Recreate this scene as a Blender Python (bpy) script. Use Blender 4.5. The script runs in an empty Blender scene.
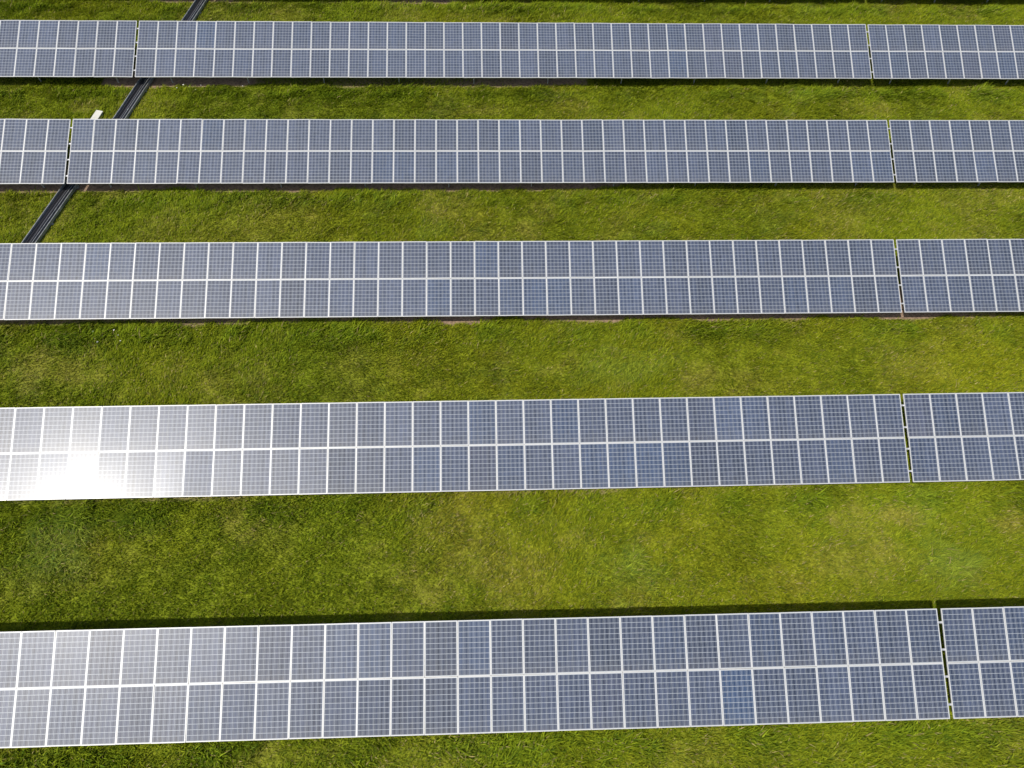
import bpy, math, random
import numpy as np
from mathutils import Vector, Matrix

random.seed(7)
rng = np.random.default_rng(11)
SC = bpy.context.scene
COL = SC.collection
R = math.radians

# ------------------------------------------------------------------ camera
cam = bpy.data.cameras.new('camera')
cam_o = bpy.data.objects.new('camera', cam)
COL.objects.link(cam_o)
SC.camera = cam_o
cam.sensor_width = 36
cam.lens = 724.853 / 1024 * 36
cam.clip_start = 0.5
cam.clip_end = 6000
CR = Vector((0.99910052, -0.03437648, 0.02482744))
CU = Vector((0.01593927, 0.84700278, 0.53134945))
CF = Vector((0.03929483, 0.53047578, -0.84678885))
m = Matrix((CR, CU, -CF)).transposed().to_4x4()
m.translation = Vector((18.0306, 0.0, 24.1507))
cam_o.matrix_world = m

# ------------------------------------------------------------------ light
SUN = Vector((-0.47762, -0.32907, 0.81461)).normalized()
w = bpy.data.worlds.new("World")
SC.world = w
w.use_nodes = True
nt = w.node_tree
bg = nt.nodes['Background']
sky = nt.nodes.new('ShaderNodeTexSky')
sky.sky_type = 'NISHITA'
sky.sun_disc = False
sky.sun_elevation = math.asin(SUN.z)
sky.sun_rotation = math.atan2(SUN.x, SUN.y)
sky.air_density = 1.2
sky.dust_density = 2.5
nt.links.new(sky.outputs[0], bg.inputs[0])
bg.inputs[1].default_value = 0.12
sun = bpy.data.lights.new('sun', 'SUN')
sun.energy = 4.2
sun.angle = R(0.53)
sun.color = (1.0, 0.955, 0.88)
sun_o = bpy.data.objects.new('sun', sun)
sun_o.rotation_euler = SUN.to_track_quat('Z', 'Y').to_euler()
sun_o.location = (0, 0, 60)
COL.objects.link(sun_o)
vs = SC.view_settings
vs.view_transform = 'Standard'
vs.look = 'None'
vs.exposure = 0.0
vs.gamma = 1.0
vs.use_curve_mapping = False
SC.cycles.max_bounces = 6
SC.cycles.diffuse_bounces = 3
SC.cycles.glossy_bounces = 3
SC.cycles.transmission_bounces = 2
SC.cycles.sample_clamp_indirect = 4

# ------------------------------------------------------------------ layout
PITCH = 1.012                       # one module column
TILT = R(22.005)
SL = 3.2887                           # slope length of a table
GAP = 0.1222
H0 = 0.751                          # lower edge above the ground
# rows from the far one to the near one: origin Y, start X, height, heading
ROWS = [
    dict(Y=42.45, X=2.0, Z=0.03, S=-0.001),
    dict(Y=34.5212, X=0.0, Z=0.0, S=-0.00231),
    dict(Y=26.6101, X=-1.2759, Z=-0.0827, S=-0.00456),
    dict(Y=18.6238, X=-3.5278, Z=-0.0355, S=-0.00512),
    dict(Y=10.6305, X=-5.8228, Z=0.0290, S=-0.00165),
    dict(Y=2.7714, X=-7.1908, Z=-0.0012, S=-0.00369),
]
_gy = np.array([-60.0] + [r['Y'] for r in ROWS[::-1]] + [120.0])
_gz = np.array([-0.1] + [r['Z'] for r in ROWS[::-1]] + [0.1]) - H0


def ground_z(y):
    return np.interp(y, _gy, _gz)


def pix(x, y, dz=0.0):
    v = CF + CR * ((x - 512) / 724.853) + CU * ((384 - y) / 724.853)
    c = Vector((18.0306, 0.0, 24.1507))
    z = -1.0
    for _ in range(20):
        P = c + v * ((z + dz - c.z) / v.z)
        z = float(ground_z(P.y))
    return P.x, P.y


# ------------------------------------------------------------------ helpers
def tag(o, label=None, cat=None, group=None, kind=None):
    if label: o['label'] = label
    if cat: o['category'] = cat
    if group: o['group'] = group
    if kind: o['kind'] = kind
    return o


def link(name, data, parent=None):
    o = bpy.data.objects.new(name, data)
    COL.objects.link(o)
    if parent: o.parent = parent
    return o


class MB:
    def __init__(s):
        s.v = []; s.f = []; s.mi = []

    def quad(s, a, b, c, d, mi=0):
        n = len(s.v); s.v += [a, b, c, d]; s.f.append((n, n + 1, n + 2, n + 3)); s.mi.append(mi)

    def box(s, c, h, rot=None, mi=0):
        n = len(s.v)
        for z in (-1, 1):
            for x, y in ((-1, -1), (1, -1), (1, 1), (-1, 1)):
                p = Vector((x * h[0], y * h[1], z * h[2]))
                if rot: p = rot @ p
                s.v.append(tuple(p + Vector(c)))
        for f in ((3, 2, 1, 0), (4, 5, 6, 7), (0, 1, 5, 4), (1, 2, 6, 5), (2, 3, 7, 6), (3, 0, 4, 7)):
            s.f.append(tuple(n + i for i in f)); s.mi.append(mi)
        return s

    def bar(s, a, b, w, h, mi=0):
        a = Vector(a); b = Vector(b); d = b - a
        q = d.to_track_quat('Y', 'Z').to_matrix()
        return s.box((a + b) / 2, (w / 2, d.length / 2, h / 2), q, mi)

    def tube(s, pts, r, n=7, mi=0, r_end=None):
        base = len(s.v); P = [Vector(p) for p in pts]
        for i, p in enumerate(P):
            d = (P[min(i + 1, len(P) - 1)] - P[max(i - 1, 0)]).normalized()
            u = d.cross(Vector((0, 0, 1)))
            if u.length < 1e-3: u = Vector((1, 0, 0))
            u.normalize(); v = d.cross(u)
            rr = r if r_end is None else r + (r_end - r) * i / (len(P) - 1)
            for k in range(n):
                a = 2 * math.pi * k / n
                s.v.append(tuple(p + (u * math.cos(a) + v * math.sin(a)) * rr))
        for i in range(len(P) - 1):
            for k in range(n):
                a = base + i * n + k; b = base + i * n + (k + 1) % n
                s.f.append((a, b, b + n, a + n)); s.mi.append(mi)
        s.f.append(tuple(base + k for k in range(n))); s.mi.append(mi)
        s.f.append(tuple(base + (len(P) - 1) * n + n - 1 - k for k in range(n))); s.mi.append(mi)
        return s

    def mesh(s, name, mats, smooth=False):
        me = bpy.data.meshes.new(name)
        me.from_pydata(s.v, [], s.f)
        for mt in (mats if isinstance(mats, (list, tuple)) else [mats]): me.materials.append(mt)
        me.polygons.foreach_set('material_index', s.mi)
        if smooth: me.polygons.foreach_set('use_smooth', [True] * len(s.f))
        me.update()
        return me


def mat(name, col, rough=0.6, metal=0.0):
    mt = bpy.data.materials.new(name)
    mt.use_nodes = True
    b = mt.node_tree.nodes['Principled BSDF']
    b.inputs['Base Color'].default_value = (*col, 1)
    b.inputs['Roughness'].default_value = rough
    b.inputs['Metallic'].default_value = metal
    return mt


def noisy(mt, c1, c2, scale, detail=4, bump=0.0):
    t = mt.node_tree; b = t.nodes['Principled BSDF']
    tc = t.nodes.new('ShaderNodeTexCoord')
    n = t.nodes.new('ShaderNodeTexNoise'); n.inputs['Scale'].default_value = scale
    n.inputs['Detail'].default_value = detail
    r = t.nodes.new('ShaderNodeValToRGB')
    r.color_ramp.elements[0].position = .35; r.color_ramp.elements[0].color = (*c1, 1)
    r.color_ramp.elements[1].position = .65; r.color_ramp.elements[1].color = (*c2, 1)
    t.links.new(tc.outputs['Object'], n.inputs['Vector'])
    t.links.new(n.outputs['Fac'], r.inputs['Fac'])
    t.links.new(r.outputs['Color'], b.inputs['Base Color'])
    if bump:
        bp = t.nodes.new('ShaderNodeBump'); bp.inputs['Strength'].default_value = bump
        t.links.new(n.outputs['Fac'], bp.inputs['Height'])
        t.links.new(bp.outputs['Normal'], b.inputs['Normal'])
    return mt


M_alu = mat('anodised_aluminium', (0.56, 0.56, 0.55), 0.5, 0.2)
M_back = mat('white_backsheet', (0.62, 0.62, 0.60), 0.7)
M_galv = noisy(mat('galvanised_steel', (0.5, 0.5, 0.5), 0.5, 0.5), (.42, .43, .44), (.6, .61, .61), 9)
M_tray = noisy(mat('tray_steel', (0.3, 0.3, 0.3), 0.55, 0.3), (.20, .21, .22), (.36, .37, .37), 5)
M_trayfloor = noisy(mat('tray_floor_dark', (0.05, 0.05, 0.05), 0.8), (.035, .035, .04), (.10, .09, .08), 4)
M_cable = mat('black_cable_sheath', (0.016, 0.016, 0.020), 0.6)
M_cable2 = mat('grey_cable_sheath', (0.10, 0.10, 0.11), 0.6)
M_white = noisy(mat('weathered_white_lid', (0.75, 0.75, 0.7), 0.55), (.50, .49, .42), (.62, .61, .54), 3)
M_conc = noisy(mat('concrete', (0.3, 0.3, 0.28), 0.9), (.22, .21, .2), (.34, .33, .3), 8)


# glass over silicon cells: 6 x 10 cells, pale gaps, thin silver busbars
def cell_material():
    mt = bpy.data.materials.new('solar_cells_under_glass')
    mt.use_nodes = True
    t = mt.node_tree; N = t.nodes; L = t.links
    b = N['Principled BSDF']

    def math_(op, a, b_=None, c=None):
        n = N.new('ShaderNodeMath'); n.operation = op
        for i, x in enumerate((a, b_, c)):
            if x is None: continue
            if isinstance(x, (int, float)): n.inputs[i].default_value = x
            else: L.new(x, n.inputs[i])
        return n.outputs[0]

    def mix(f, a, b_):
        n = N.new('ShaderNodeMix'); n.data_type = 'RGBA'
        L.new(f, n.inputs[0]) if not isinstance(f, (int, float)) else setattr(n.inputs[0], 'default_value', f)
        for i, x in ((6, a), (7, b_)):
            if isinstance(x, tuple): n.inputs[i].default_value = (*x, 1)
            else: L.new(x, n.inputs[i])
        return n.outputs[2]

    tc = N.new('ShaderNodeTexCoord'); sp = N.new('ShaderNodeSeparateXYZ')
    L.new(tc.outputs['Object'], sp.inputs[0])
    CP = 0.1575
    u = math_('DIVIDE', sp.outputs[0], CP); v = math_('DIVIDE', sp.outputs[1], CP)
    fu = math_('FRACT', math_('ADD', u, 20.0)); fv = math_('FRACT', math_('ADD', v, 20.0))
    cu = math_('FLOOR', math_('ADD', u, 20.0)); cv = math_('FLOOR', math_('ADD', v, 20.0))
    # distance to the nearest cell edge, in metres
    du = math_('MULTIPLY', math_('PINGPONG', fu, 0.5), CP)
    dv = math_('MULTIPLY', math_('PINGPONG', fv, 0.5), CP)
    gap_u = math_('LESS_THAN', du, 0.0042)
    gap_v = math_('LESS_THAN', dv, 0.0062)
    gap = math_('MAXIMUM', gap_u, gap_v)
    # margin outside the 6x10 field
    mar = math_('MAXIMUM', math_('GREATER_THAN', math_('ABSOLUTE', u), 2.99), math_('GREATER_THAN', math_('ABSOLUTE', v), 4.99))
    gap = math_('MAXIMUM', gap, mar)
    f2 = math_('FRACT', math_('MULTIPLY', fu, 2.0))
    bus = math_('LESS_THAN', math_('ABSOLUTE', math_('SUBTRACT', math_('PINGPONG', fu, 0.5), 0.24)), 0.028)
    # cell to cell tone
    oi = N.new('ShaderNodeObjectInfo')
    cb = N.new('ShaderNodeCombineXYZ'); L.new(cu, cb.inputs[0]); L.new(cv, cb.inputs[1])
    L.new(math_('MULTIPLY', oi.outputs['Random'], 37.0), cb.inputs[2])
    wn = N.new('ShaderNodeTexWhiteNoise'); L.new(cb.outputs[0], wn.inputs[0])
    nz = N.new('ShaderNodeTexNoise'); nz.inputs['Scale'].default_value = 28; nz.inputs['Detail'].default_value = 2
    L.new(tc.outputs['Object'], nz.inputs['Vector'])
    cb2 = N.new('ShaderNodeCombineXYZ'); L.new(math_('FLOOR', math_('MULTIPLY', math_('ADD', u, 20.0), 3.0)), cb2.inputs[0])
    L.new(math_('MULTIPLY', oi.outputs['Random'], 91.0), cb2.inputs[1])
    wn2 = N.new('ShaderNodeTexWhiteNoise'); L.new(cb2.outputs[0], wn2.inputs[0])
    tone = math_('ADD', math_('MULTIPLY', wn.outputs[0], 0.3), math_('MULTIPLY', nz.outputs['Fac'], 0.25))
    tone = math_('ADD', tone, math_('MULTIPLY', wn2.outputs[0], 0.45))
    c0 = mix(tone, (0.014, 0.023, 0.048), (0.060, 0.078, 0.134))
    # object colour carries the tint of this particular module
    n = N.new('ShaderNodeMix'); n.data_type = 'RGBA'; n.blend_type = 'MULTIPLY'; n.inputs[0].default_value = 1
    L.new(c0, n.inputs[6]); L.new(oi.outputs['Color'], n.inputs[7])
    c1 = mix(bus, n.outputs[2], (0.16, 0.185, 0.22))
    c2 = mix(gap, c1, (0.36, 0.39, 0.43))
    # dust film gathered towards the lower frame, and run-off streaks
    dn = N.new('ShaderNodeTexNoise'); dn.inputs['Scale'].default_value = 1.0; dn.inputs['Detail'].default_value = 5
    vm = N.new('ShaderNodeCombineXYZ')
    L.new(math_('ADD', math_('MULTIPLY', sp.outputs[0], 14.0), math_('MULTIPLY', oi.outputs['Random'], 90.0)), vm.inputs[0])
    L.new(math_('MULTIPLY', sp.outputs[1], 1.6), vm.inputs[1]); L.new(vm.outputs[0], dn.inputs['Vector'])
    low = math_('POWER', math_('MAXIMUM', math_('SUBTRACT', 0.1, sp.outputs[1]), 0.0), 3.0)
    dust = math_('MULTIPLY', math_('ADD', 0.05, math_('MULTIPLY', low, 0.3)), math_('SUBTRACT', math_('MULTIPLY', dn.outputs['Fac'], 2.0), 0.45))
    dust = math_('MINIMUM', math_('MAXIMUM', dust, 0.0), 0.5)
    c2 = mix(dust, c2, (0.27, 0.25, 0.21))
    L.new(c2, b.inputs['Base Color'])
    b.inputs['Roughness'].default_value = 0.40
    b.inputs['Specular IOR Level'].default_value = 0.42
    b.inputs['IOR'].default_value = 1.45
    # dust film and rolled glass: a broad sheen with a tighter core
    b.inputs['Coat Weight'].default_value = 0.13
    b.inputs['Coat Roughness'].default_value = 0.19
    b.inputs['Coat IOR'].default_value = 1.5
    return mt


M_cells = cell_material()

# ------------------------------------------------------------------ ground
def hash2(ix, iy, seed):
    h = np.sin(ix * 127.1 + iy * 311.7 + seed * 74.7) * 43758.5453
    return h - np.floor(h)


def vnoise(x, y, s, seed=0):
    x = x / s; y = y / s
    ix = np.floor(x); iy = np.floor(y); fx = x - ix; fy = y - iy
    fx = fx * fx * (3 - 2 * fx); fy = fy * fy * (3 - 2 * fy)
    a = hash2(ix, iy, seed); b = hash2(ix + 1, iy, seed)
    c = hash2(ix, iy + 1, seed); d = hash2(ix + 1, iy + 1, seed)
    return (a * (1 - fx) + b * fx) * (1 - fy) + (c * (1 - fx) + d * fx) * fy


def fbm(x, y, s, seed=0, o=4):
    t = 0; a = 1; n = 0
    for k in range(o):
        ca, sa = math.cos(.7 * k), math.sin(.7 * k)
        t = t + a * vnoise(ca * x - sa * y, sa * x + ca * y, s, seed + k); n += a; a *= .55; s *= .47
    return t / n


# patches seen in the meadow: pixel -> ground point, radii (m), strength, kind
PATCH = []
for px, py, rx, ry, k, kind in [
    (62, 545, 1.5, 1.1, .95, 'pale'), (30, 575, 1.0, .7, .5, 'pale'), (950, 563, 1.1, .7, .75, 'pale'), (640, 578, .8, 1.2, .6, 'pale'),
    (620, 370, 2.2, .9, .5, 'pale'),
    (475, 570, 2.4, 1.5, .6, 'dry'), (440, 590, 1.2, .7, .6, 'dry'), (900, 520, 1.1, .5, .8, 'dry'), (885, 518, .5, .4, .9, 'dry'),
    (832, 520, .5, .4, .9, 'dry'), (850, 560, 2.0, .8, .5, 'dry'), (1010, 520, .7, .5, .8, 'dry'), (40, 372, 2.4, 1.2, .8, 'dry'),
    (230, 385, 2.2, 1.2, .6, 'dry'), (700, 378, 1.2, .7, .7, 'dry'), (100, 560, 1.6, 1.3, .35, 'dry'), (25, 585, 1.6, .6, .35, 'dry'),
    (870, 108, 1.8, .6, .6, 'dry'), (480, 112, 2.0, .5, .5, 'dry'), (540, 212, 1.2, .8, .4, 'dry'), (20, 210, 1.5, 1.5, .3, 'dry'),
    (110, 190, 2.2, 1.0, .7, 'dry'), (205, 20, 1.6, .5, .6, 'dry'), (85, 105, .9, .7, .6, 'dry'), (60, 212, .8, 1.3, .6, 'dry'),
    (155, 108, 1.2, .6, .4, 'dry'), (250, 755, 2.0, .5, .6, 'dry'), (460, 755, 1.5, .6, .5, 'dry'), (690, 760, 1.5, .5, .4, 'dry'),
    (430, 346, 1.1, .6, .8, 'yellow'), (488, 216, .9, .6, .8, 'yellow'), (610, 528, 1.2, .7, .5, 'yellow'), (780, 100, 1.0, .4, .6, 'yellow'),
    (900, 540, 3.0, 1.5, .35, 'yellow'), (860, 365, 4.0, 1.2, .35, 'yellow'),
    (45, 600, .35, 1.0, .9, 'dark'), (62, 585, .35, .6, .6, 'dark'), (625, 555, .45, .7, .8, 'dark'), (650, 575, .5, .4, .7, 'dark'),
    (250, 395, 1.1, .6, .6, 'dark'), (340, 390, 1.4, .5, .5, 'dark'), (25, 510, 1.6, .6, .6, 'dark'), (130, 505, 1.2, .6, .6, 'dark'),
    (985, 540, .8, .8, .5, 'dark'), (90, 335, .9, .5, .5, 'dark'), (165, 330, .8, .5, .6, 'dark'), (500, 340, .7, .5, .6, 'dark'),
    (5, 200, .8, 1.0, .6, 'dark'), (20, 225, .5, .8, .6, 'dark'), (330, 345, 1.0, .5, .5, 'dark'),
]:
    X, Y = pix(px, py)
    PATCH.append((X, Y, rx, ry, k, kind))

TR = [(-3.0, 19.3), (-2.30, 23.53), (-1.67, 26.75), (-0.39, 32.09), (0.05, 34.51), (1.35, 40.75), (1.72, 42.8), (2.4, 47.0)]
TRY = np.array([p[1] for p in TR]); TRX = np.array([p[0] for p in TR])


def fields(x, y):
    """soil, dry, pale, yellow, dark, height for ground points"""
    wob = (fbm(x, y, 1.1, 5, 3) - .5)
    soil = np.zeros_like(x)
    amt = [0.9, 0.55, 0.85, 0.62, 0.42, 0.22]
    for i, r in enumerate(ROWS):
        yy = r['Y'] + r['S'] * x
        edge = yy + 0.22 + wob * 0.5 + (fbm(x, y * 0 + i * 9.3, 2.2, 31, 2) - .5) * .4
        front = np.clip((y - edge) / 0.12, 0, 1)
        back = np.clip((yy + 2.6 - y) / 0.8, 0, 1)
        n = fbm(x, y * 0 + i * 31.7, 7.0, 40 + i, 3)
        lv = amt[i] + 0.0 * n
        if i == 1: lv = np.where(x < -2.2, .25, np.where(x < 6, .95, np.where(x > 24, .30, .55)))
        if i == 2: lv = np.where(x > 25, .4, .92)
        if i == 0: lv = np.where((x > -1.5) & (x < 3.5), 1.0, .45)
        thr = np.clip((lv - n * 0.55) * 3, 0, 1)
        soil = np.maximum(soil, front * back * thr)
    dry = np.clip((fbm(x, y, 3.2, 60) - .56) * 2.4, 0, .4) + np.clip((fbm(x, y, .9, 64) - .62) * 3, 0, .35)
    yel = np.clip((fbm(x, y, 5.5, 70) - .47) * 3.0, 0, 1) * .7
    yel = np.clip(yel + np.clip((x - 10) / 30, 0, .35), 0, 1)
    pale = np.clip((fbm(x, y, 2.0, 80) - .66) * 4, 0, .35)
    dark = np.clip((fbm(x, y, 1.2, 90) - .60) * 4.0, 0, .6)
    pw = (fbm(x, y, .7, 7, 4) - .5) * 2.4
    for X, Y, rx, ry, k, kind in PATCH:
        d = np.sqrt(((x - X) / rx) ** 2 + ((y - Y) / ry) ** 2) + pw
        g = k * np.clip(1.25 - d, 0, 1)
        if kind == 'dry': dry = np.maximum(dry, g)
        elif kind == 'pale': pale = np.maximum(pale, g)
        elif kind == 'yellow': yel = np.maximum(yel, g)
        else: dark = np.maximum(dark, g)
    # trodden, thinner grass along the cable tray
    td = np.abs(x - np.interp(y, TRY, TRX)); ins = (y > 19.3)
    dry = np.where(ins, np.maximum(dry, np.clip(1.2 - td / .9, 0, 1) * .55), dry)
    # taller growth in front of each row
    tall = np.zeros_like(x)
    for i, r in enumerate(ROWS):
        yy = r['Y'] + r['S'] * x
        tall = np.maximum(tall, np.exp(-((y - yy + .40) / .50) ** 2) * np.clip((fbm(x, y, 1.3, 101 + i, 2) - .38) * 3.5, 0, 1))
    return soil, np.clip(dry, 0, 1), pale, yel, dark, tall


C_GREEN = np.array([.172, .212, .012]); C_YEL = np.array([.215, .226, .012]); C_DARK = np.array([.115, .165, .012])
C_PALE = np.array([.225, .290, .042]); C_DRY = np.array([.250, .165, .055]); C_SOIL = np.array([.26, .180, .125])


def colour(x, y, f, jit=None):
    soil, dry, pale, yel, dark, tall = f
    c = C_GREEN + (C_YEL - C_GREEN) * (yel * .9)[:, None]
    c = c + (C_DARK - c) * (dark * .35)[:, None]
    c = c + (C_PALE - c) * (pale * .65)[:, None]
    c = c + (C_DRY - c) * (dry * .36)[:, None]
    c = c + (np.array([.150, .210, .012]) - c) * (tall * .6)[:, None]
    return c


def axis(lo, hi, step, far):
    a = np.arange(lo, hi + step / 2, step)
    k = np.array([1.5, 4, 9, 20, 50, 120, 300, 800, far])
    return np.concatenate([lo - k[::-1], a, hi + k])


def make_ground():
    xs = axis(-14, 58, 0.14, 2000); ys = axis(-3, 47, 0.14, 2000)
    X, Y = np.meshgrid(xs, ys)
    x = X.ravel(); y = Y.ravel()
    z = ground_z(y) + (fbm(x, y, 1.2, 3, 3) - .5) * .05
    nx, ny = len(xs), len(ys)
    i = np.arange(nx * ny).reshape(ny, nx)
    q = np.stack([i[:-1, :-1], i[:-1, 1:], i[1:, 1:], i[1:, :-1]], -1).reshape(-1, 4)
    me = bpy.data.meshes.new('ground')
    me.vertices.add(len(x)); me.vertices.foreach_set('co', np.stack([x, y, z], 1).ravel())
    me.loops.add(q.size); me.loops.foreach_set('vertex_index', q.ravel().astype(np.int32))
    me.polygons.add(len(q)); me.polygons.foreach_set('loop_start', np.arange(0, q.size, 4, dtype=np.int32))
    me.update(calc_edges=True)
    me.polygons.foreach_set('use_smooth', np.ones(len(q), bool))
    f = fields(x, y); c = colour(x, y, f) * .95
    mixs = f[0][:, None]
    sc = C_SOIL * (0.75 + .5 * fbm(x, y, .5, 13, 3))[:, None]
    c = c * (1 - mixs) + sc * mixs
    at = me.color_attributes.new('tint', 'FLOAT_COLOR', 'POINT')
    at.data.foreach_set('color', np.concatenate([c, np.ones((len(x), 1))], 1).ravel())
    mt = mat('meadow_ground', (.1, .15, .02), .95)
    t = mt.node_tree; b = t.nodes['Principled BSDF']; b.inputs['Specular IOR Level'].default_value = .1
    a = t.nodes.new('ShaderNodeAttribute'); a.attribute_name = 'tint'
    tc = t.nodes.new('ShaderNodeTexCoord')
    n = t.nodes.new('ShaderNodeTexNoise'); n.inputs['Scale'].default_value = 9; n.inputs['Detail'].default_value = 6
    t.links.new(tc.outputs['Object'], n.inputs['Vector'])
    mr = t.nodes.new('ShaderNodeMapRange'); mr.inputs[1].default_value = .3; mr.inputs[2].default_value = .7
    mr.inputs[3].default_value = .6; mr.inputs[4].default_value = 1.35
    t.links.new(n.outputs['Fac'], mr.inputs[0])
    mx = t.nodes.new('ShaderNodeVectorMath'); mx.operation = 'SCALE'
    t.links.new(a.outputs['Color'], mx.inputs[0]); t.links.new(mr.outputs[0], mx.inputs['Scale'])
    t.links.new(mx.outputs[0], b.inputs['Base Color'])
    bp = t.nodes.new('ShaderNodeBump'); bp.inputs['Strength'].default_value = .6; bp.inputs['Distance'].default_value = .05
    t.links.new(n.outputs['Fac'], bp.inputs['Height']); t.links.new(bp.outputs['Normal'], b.inputs['Normal'])
    me.materials.append(mt)
    tag(link('ground', me), kind='structure')


make_ground()


# ------------------------------------------------------------------ grass
def grass_material():
    mt = bpy.data.materials.new('grass_blades'); mt.use_nodes = True
    t = mt.node_tree; N = t.nodes; L = t.links
    N.remove(N['Principled BSDF']); out = N['Material Output']
    a = N.new('ShaderNodeAttribute'); a.attribute_name = 'tint'
    d = N.new('ShaderNodeBsdfDiffuse'); tr = N.new('ShaderNodeBsdfTranslucent'); mx = N.new('ShaderNodeMixShader')
    mx.inputs[0].default_value = .42
    L.new(a.outputs['Color'], d.inputs[0]); L.new(a.outputs['Color'], tr.inputs[0])
    L.new(d.outputs[0], mx.inputs[1]); L.new(tr.outputs[0], mx.inputs[2])
    L.new(mx.outputs[0], out.inputs['Surface'])
    return mt


def make_grass():
    # footprint of the view with a margin for a step to the side
    def inside(x, y):
        t = (y - 1.5) / 41.5
        return (x > 3.4 - 13.5 * t - 3.5) & (x < 34.6 + 17.7 * t + 3.5)
    n = 2800000
    x = rng.uniform(-15, 60, n); y = rng.uniform(-1.5, 46, n)
    k = inside(x, y); x = x[k]; y = y[k]
    # deep under the tables only sparse growth
    for r in ROWS:
        yy = r['Y'] + r['S'] * x
        und = (y > yy + 1.3) & (y < yy + 2.3)
        k = ~und | (rng.random(len(x)) < .12); x = x[k]; y = y[k]
    f = fields(x, y)
    k = (rng.random(len(x)) > f[0] * 1.05)
    td = np.abs(x - np.interp(y, TRY, TRX)); k &= ~((td < .36) & (y > 19.3))
    k &= (rng.random(len(x)) > f[1] * .45)
    x = x[k]; y = y[k]; f = [q[k] for q in f]
    n = len(x)
    soil, dry, pale, yel, dark, tall = f
    clump = fbm(x, y, .45, 21, 3)
    h = (.07 + .20 * np.clip(clump - .28, 0, 1)) * (.65 + .7 * rng.random(n))
    shag = np.clip((fbm(x, y, .9, 131, 3) - .46) * 5, 0, 1)
    h *= 1 + .45 * shag * (rng.random(n) < .35)
    h *= 1 + .8 * tall + .35 * dark + .5 * pale - .45 * dry
    wd = (.013 + .027 * rng.random(n)) * (1 + .35 * tall)
    # leaning: prevailing sweep that swirls over the meadow + scatter
    ang = -0.55 + (fbm(x, y, 4.0, 55, 3) - .5) * 4.5 + rng.normal(0, .85, n)
    lean = (.55 + .75 * rng.random(n)) * h * (1 + .5 * pale)
    ex = np.cos(ang) * lean; ey = np.sin(ang) * lean
    a2 = ang + np.pi / 2 + rng.normal(0, .5, n)
    bx = np.cos(a2) * wd / 2; by = np.sin(a2) * wd / 2
    z = ground_z(y) - .01
    V = np.empty((n, 5, 3))
    V[:, 0] = np.stack([x - bx, y - by, z], 1); V[:, 1] = np.stack([x + bx, y + by, z], 1)
    mx_, my_, mz = x + ex * .42, y + ey * .42, z + h * .68
    V[:, 2] = np.stack([mx_ + bx * .8, my_ + by * .8, mz], 1); V[:, 3] = np.stack([mx_ - bx * .8, my_ - by * .8, mz], 1)
    V[:, 4] = np.stack([x + ex, y + ey, z + h], 1)
    base = np.arange(n, dtype=np.int64)[:, None] * 5
    q = (base + np.array([0, 1, 2, 3])); t = (base + np.array([3, 2, 4]))
    loops = np.concatenate([q, t], 1).ravel().astype(np.int32)
    ls = (np.arange(n)[:, None] * 7 + np.array([0, 4])).ravel().astype(np.int32)
    me = bpy.data.meshes.new('grass')
    me.vertices.add(n * 5); me.vertices.foreach_set('co', V.astype(np.float32).ravel())
    me.loops.add(len(loops)); me.loops.foreach_set('vertex_index', loops)
    me.polygons.add(n * 2); me.polygons.foreach_set('loop_start', ls)
    me.update(calc_edges=True)
    c = colour(x, y, f)
    j = rng.random(n)
    # single straw, rusty and fresh blades among the rest
    straw = rng.random(n) < (.03 + .12 * dry)
    c = np.where(straw[:, None], np.array([.30, .25, .10]) * (.7 + .6 * rng.random(n))[:, None], c)
    fresh = rng.random(n) < .2
    c = np.where((fresh & ~straw)[:, None], c * np.array([1.35, 1.35, 1.4]), c)
    deep = rng.random(n) < .24
    c = np.where((deep & ~straw)[:, None], c * np.array([.50, .62, .9]), c)
    c = c * (GRASS_GAIN * (.78 + .44 * j))[:, None]
    C = np.ones((n, 5, 4), np.float32); C[:, :, :3] = c[:, None, :]
    at = me.color_attributes.new('tint', 'FLOAT_COLOR', 'POINT')
    at.data.foreach_set('color', C.ravel())
    me.materials.append(grass_material())
    tag(link('grass', me), 'short uneven meadow grass growing between and around the rows of solar panels', 'grass', kind='stuff')


GRASS_GAIN = 1.36
make_grass()

# ------------------------------------------------------------------ solar tables
MW, MH, MT = 1.005, SL / 2 - .005, 0.038     # module size; columns 1.012 apart, rows 1.668 apart
FW = 0.021                           # visible frame width
mb = MB()
mb.box((0, 0, -0.004), (MW / 2 - .006, MH / 2 - .006, .003), mi=1)
gl = MB()
hw, hh = MW / 2 - .006, MH / 2 - .006
gl.v = [(-hw, -hh, 0), (hw, -hh, 0), (hw, hh, 0), (-hw, hh, 0), (-hw, -hh, -.006), (hw, -hh, -.006), (hw, hh, -.006), (-hw, hh, -.006)]
gl.f = [(0, 1, 2, 3), (7, 6, 5, 4), (0, 4, 5, 1), (1, 5, 6, 2), (2, 6, 7, 3), (3, 7, 4, 0)]
gl.mi = [0, 1, 1, 1, 1, 1]
ME_LAM = gl.mesh('solar_module', [M_cells, M_back])
fr = MB()
for sx in (-1, 1): fr.box((sx * (MW / 2 - FW / 2), 0, -MT / 2 + .004), (FW / 2, MH / 2, MT / 2))
for sy in (-1, 1): fr.box((0, sy * (MH / 2 - FW / 2), -MT / 2 + .0035), (MW / 2 - FW, FW / 2, MT / 2))
ME_FRAME = fr.mesh('module_frame', M_alu)
jb = MB(); jb.box((0, MH / 2 - .2, -.022), (.06, .05, .012)); jb.tube([(-.05, MH / 2 - .2, -.02), (-.25, MH / 2 - .35, -.03), (-.45, MH / 2 - .3, -.03)], .005, 5)
ME_JB = jb.mesh('junction_box', M_cable)

MODG = 'solar modules of the array'


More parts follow.
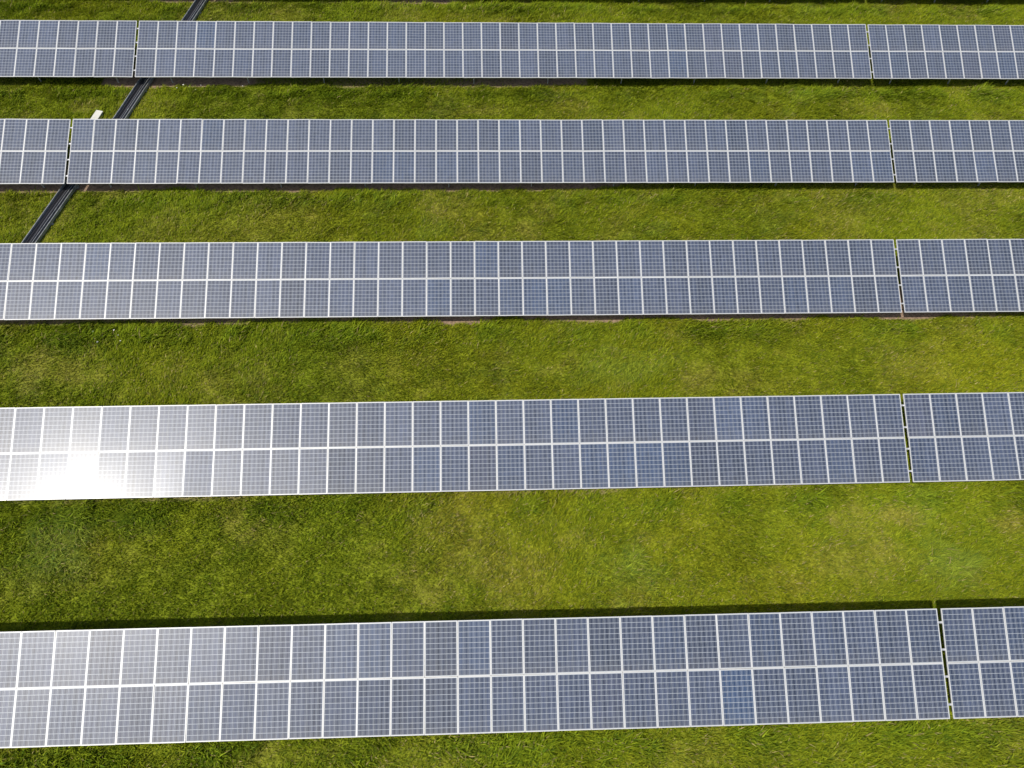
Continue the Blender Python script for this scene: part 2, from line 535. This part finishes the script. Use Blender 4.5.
def slope(v, off=0.0):
    """point at slope distance v from the lower edge (local), off = along the normal"""
    return (v * math.cos(TILT) - off * math.sin(TILT), H0 + v * math.sin(TILT) + off * math.cos(TILT))


def table(row, x0, n, posts, label, tints=None, jitter=.40, group='tilted tables of solar panels in parallel rows'):
    r = ROWS[row]
    root = link('solar_table', None)
    root.location = (x0, r['Y'] + r['S'] * x0, r['Z'] - H0)
    root.rotation_euler = (0, 0, r['S'])
    tag(root, label, 'solar panel table', group)
    rs = random.Random(row * 100 + n + int(x0 * 10))
    for j in range(2):
        vc = SL / 2 + (j - .5) * (SL / 2 + .003)
        y, z = slope(vc)
        for i in range(n):
            o = link('solar_module', ME_LAM, root)
            jt = [rs.gauss(0, jitter) for _ in range(2)]
            o.location = ((i + .5) * PITCH + rs.gauss(0, .0008), y + rs.gauss(0, .0012), z + rs.gauss(0, .0012))
            o.rotation_euler = (TILT + R(jt[0] * .8), R(jt[1]), 0)
            t = rs.random(); g = rs.gauss(1, .09)
            blue = max(0, rs.gauss(-.15, .25))
            warm = max(0, rs.gauss(-.25, .3))
            if tints and (i, j) in tints: blue = tints[(i, j)] * .55; g = 1.05; warm = 0
            o.color = (g * (1 - .28 * blue + .14 * warm), g * (1 + .03 * blue - .02 * warm), g * (1 + .22 * blue - .06 * warm), 1)
            link('module_frame', ME_FRAME, o)
    # purlins along the table, sticking out a little at both ends
    for fv in (.125, .375, .62, .87):
        y, z = slope(SL * fv, -.065)
        p = MB(); p.box((0, 0, 0), ((n * PITCH + GAP - .004) / 2, .03, .03))
        o = link('purlin', p.mesh('purlin', M_galv), root)
        o.location = (n * PITCH / 2, y, z); o.rotation_euler = (TILT, 0, 0)
    for px in posts:
        X = px * PITCH
        a = slope(.28, -.125); b = slope(SL - .3, -.125)
        q = MB(); q.bar((X, a[0], a[1]), (X, b[0], b[1]), .05, .06)
        link('rafter', q.mesh('rafter', M_galv), root)
        y1, z1 = slope(.55, -.155); y2, z2 = slope(2.65, -.155)
        q = MB(); q.box((X + .052, y1, (z1 + .05 - .3) / 2), (.025, .035, (z1 + .05 + .3) / 2)); link('post', q.mesh('post', M_galv), root)
        q = MB(); q.box((X + .052, y2, (z2 + .05 - .3) / 2), (.025, .035, (z2 + .05 + .3) / 2)); link('post', q.mesh('post', M_galv), root)
        ym, zm = slope(1.6, -.155)
        q = MB(); q.bar((X - .045, y2, .55), (X - .045, ym, zm + .02), .03, .03); link('brace', q.mesh('brace', M_galv), root)
    return root


P39 = [1.5 + 4 * k for k in range(10)]
NAMES = ['farthest row, its shadow just touching the top edge of the photo', 'top row', 'second row from the top', 'middle row', 'fourth row from the top', 'bottom row']
TINT = {
    5: {(32, 0): 1.7, (24, 1): .9, (21, 1): .8, (20, 1): .7},
    4: {(29, 0): 1.1, (28, 0): 1.0, (30, 0): .9, (27, 0): .9, (26, 1): .9, (23, 1): .8, (21, 0): .9},
    3: {(19, 0): .9, (23, 0): .9, (22, 0): .7, (24, 0): .9, (21, 1): .8},
    1: {(3, 1): 1.0, (28, 0): .9},
}
LAB = {
    1: ('long table between two narrow gaps in the top row, cable tray under its left end',),
    2: ('long table between two narrow gaps in the second row, white cabinet lid just above it',),
    3: ('long table left of the gap in the middle row, running out of the left edge',),
    4: ('long table in the fourth row, with the white sun glare on its left panels',),
    5: ('nearest and largest long table of panels, left of the gap in the bottom row',),
}
for i in (1, 2, 3, 4, 5):
    table(i, ROWS[i]['X'], 39, P39, LAB[i][0], TINT.get(i))
RL = {
    1: 'right-hand table of the top row, beyond the narrow gap, slim posts under it',
    2: 'right-hand table of the second row from the top, beyond the narrow gap',
    3: 'right-hand table of the middle row, a few columns beyond the dark gap',
    4: 'right-hand table of the fourth row, beyond the dark gap above the widest grass strip',
    5: 'right-hand table of the bottom row, three large panel columns beyond the gap',
}
for i, n in ((1, 16), (2, 15), (3, 13), (4, 11), (5, 9)):
    table(i, ROWS[i]['X'] + 39 * PITCH + GAP, n, [1.3 + 3.3 * k for k in range(int((n - 2) / 3.3) + 1)], RL[i])
table(1, -GAP - 13 * PITCH, 13, [11.8, 7.8, 3.8], 'left-hand table of the top row, ending at the narrow gap near the tray')
table(2, ROWS[2]['X'] - GAP - 9 * PITCH, 9, [7.5, 3.5], 'left-hand table of the second row, ending above the cable tray')
# the next row to the north: only its shade reaches into the view
table(0, ROWS[0]['X'], 39, P39, 'long table of the farthest row, beyond the top edge, shading the ground there')
table(0, ROWS[0]['X'] + 39 * PITCH + GAP, 13, [1.3 + 3.3 * k for k in range(4)], 'right-hand table of the farthest row, beyond the top right corner')
table(0, ROWS[0]['X'] - GAP - 13 * PITCH, 13, [11.8, 7.8, 3.8], 'left-hand table of the farthest row, beyond the top left corner')

# ------------------------------------------------------------------ cable tray
def along(off, z, y0=19.3, y1=46.8, step=.6, wob=0, seed=0):
    pts = []
    for y in np.arange(y0, y1, step):
        x = float(np.interp(y, TRY, TRX))
        g = (float(np.interp(y + .3, TRY, TRX)) - float(np.interp(y - .3, TRY, TRX))) / .6
        nl = math.hypot(1, g)
        o = off + wob * (float(vnoise(np.array([y * 1.0]), np.array([seed * 3.3]), 1.4, seed)[0]) - .5)
        pts.append((x + o / nl, y - g * o / nl, float(ground_z(y)) + z))
    return pts


tray = link('cable_tray', None)
tray.location = (TR[0][0], TR[0][1], float(ground_z(TR[0][1])))
tag(tray, 'long black cable tray with pale steel edges, crossing under the rows at upper left', 'cable tray')
bpy.context.view_layer.update()


def sweep(name, prof, material):
    """prof: closed list of (offset, z)"""
    rings = [along(o, z) for o, z in prof]
    b = MB(); k = len(prof); L_ = len(rings[0])
    t0 = Vector(tray.location)
    for i in range(L_):
        for q in range(k): b.v.append(tuple(Vector(rings[q][i]) - t0))
    for i in range(L_ - 1):
        for q in range(k):
            a = i * k + q; c = i * k + (q + 1) % k
            b.f.append((a, c, c + k, a + k)); b.mi.append(0)
    b.f.append(tuple(range(k))[::-1]); b.mi.append(0)
    b.f.append(tuple((L_ - 1) * k + q for q in range(k))); b.mi.append(0)
    return link(name, b.mesh(name, material), tray)


sweep('tray_floor', [(-.275, .06), (.275, .06), (.275, .075), (-.275, .075)], M_trayfloor)
sweep('tray_side', [(-.31, .05), (-.278, .05), (-.278, .20), (-.31, .20)], M_tray)
sweep('tray_side', [(.278, .05), (.31, .05), (.31, .20), (.278, .20)], M_tray)
sweep('tray_divider', [(.105, .078), (.125, .078), (.125, .165), (.105, .165)], M_tray)
for s_ in np.arange(20.0, 46.5, 2.4):
    x = float(np.interp(s_, TRY, TRX)); b = MB()
    p = Vector((x, s_, float(ground_z(s_)))) - Vector(tray.location)
    b.box((p.x, p.y, p.z + .012), (.36, .06, .036), Matrix.Rotation(R(-11), 3, 'Z'))
    link('tray_foot', b.mesh('tray_foot', M_conc), tray)
for k, (o_, rr, zz, mt) in enumerate([(-.22, .022, .099, M_cable), (-.165, .026, .103, M_cable), (-.10, .022, .099, M_cable), (-.045, .024, .101, M_cable2),
                                  (.01, .022, .099, M_cable), (.06, .020, .097, M_cable), (.165, .022, .099, M_cable), (.225, .022, .099, M_cable)]):
    b = MB(); b.tube(along(o_, zz, wob=.03, seed=k + 2), rr, 6)
    o = link('power_cable', b.mesh('power_cable', mt, True))
    if mt is M_cable:
        tag(o, 'black power cable lying lengthwise in the cable tray', 'cable', 'power cables in the tray')
    else:
        tag(o, 'single grey power cable among the black ones in the cable tray', 'cable', 'power cables in the tray')

# ------------------------------------------------------------------ white cover lid on its low box
cx, cy = -1.60, 32.05
box = link('junction_cabinet', None)
box.location = (cx, cy, float(ground_z(cy)))
box.rotation_euler = (0, 0, R(-15))
tag(box, 'low cabinet with a white lid on the grass beside the tray, above the second row', 'cabinet')
b = MB(); b.box((0, 0, .09), (.15, .36, .11)); link('cabinet_body', b.mesh('cabinet_body', M_galv), box)
b = MB(); b.box((0, 0, .225), (.185, .42, .014), Matrix.Rotation(R(6), 3, 'X')); link('lid', b.mesh('lid', M_white), box)

# ------------------------------------------------------------------ flowers
M_petal = mat('white_petals', (.78, .78, .72), .8)
M_stem = mat('green_stem', (.08, .13, .02), .8)


def flower_meshes():
    b = MB(); b.tube([(0, 0, 0), (.01, .0, .14), (.0, .01, .30)], .006, 5)
    me_s = b.mesh('stem', M_stem)
    b = MB()
    for k in range(9):
        a = k * 2.4; rr = .045 * math.sqrt(k / 8)
        b.box((math.cos(a) * rr, .01 + math.sin(a) * rr, .305 - rr * .2), (.016, .016, .006), Matrix.Rotation(a, 3, 'Z'))
    return me_s, b.mesh('bloom', M_petal)


ms, mbm = flower_meshes()
FL = [((93, 336), (101, 334), (92, 330), (113, 329), (117, 334), (119, 339), (97, 341)), ((176, 86), (183, 84), (195, 88), (200, 83), (189, 85), (242, 84))]
for gi, pts in enumerate(FL):
    for (px, py) in pts:
        X, Y = pix(px, py, .25)
        f = link('wild_flower', None)
        f.location = (X, Y, float(ground_z(Y))); f.rotation_euler = (0, 0, random.uniform(0, 6))
        f.scale = [random.uniform(.4, .75)] * 3
        if gi == 0: tag(f, 'small white wild flower in the grass just below the middle row at left', 'flower', 'white flowers below the middle row')
        else: tag(f, 'small white wild flower in the weeds just below the top row', 'flower', 'white flowers below the top row')
        link('stem', ms, f); link('bloom', mbm, f)
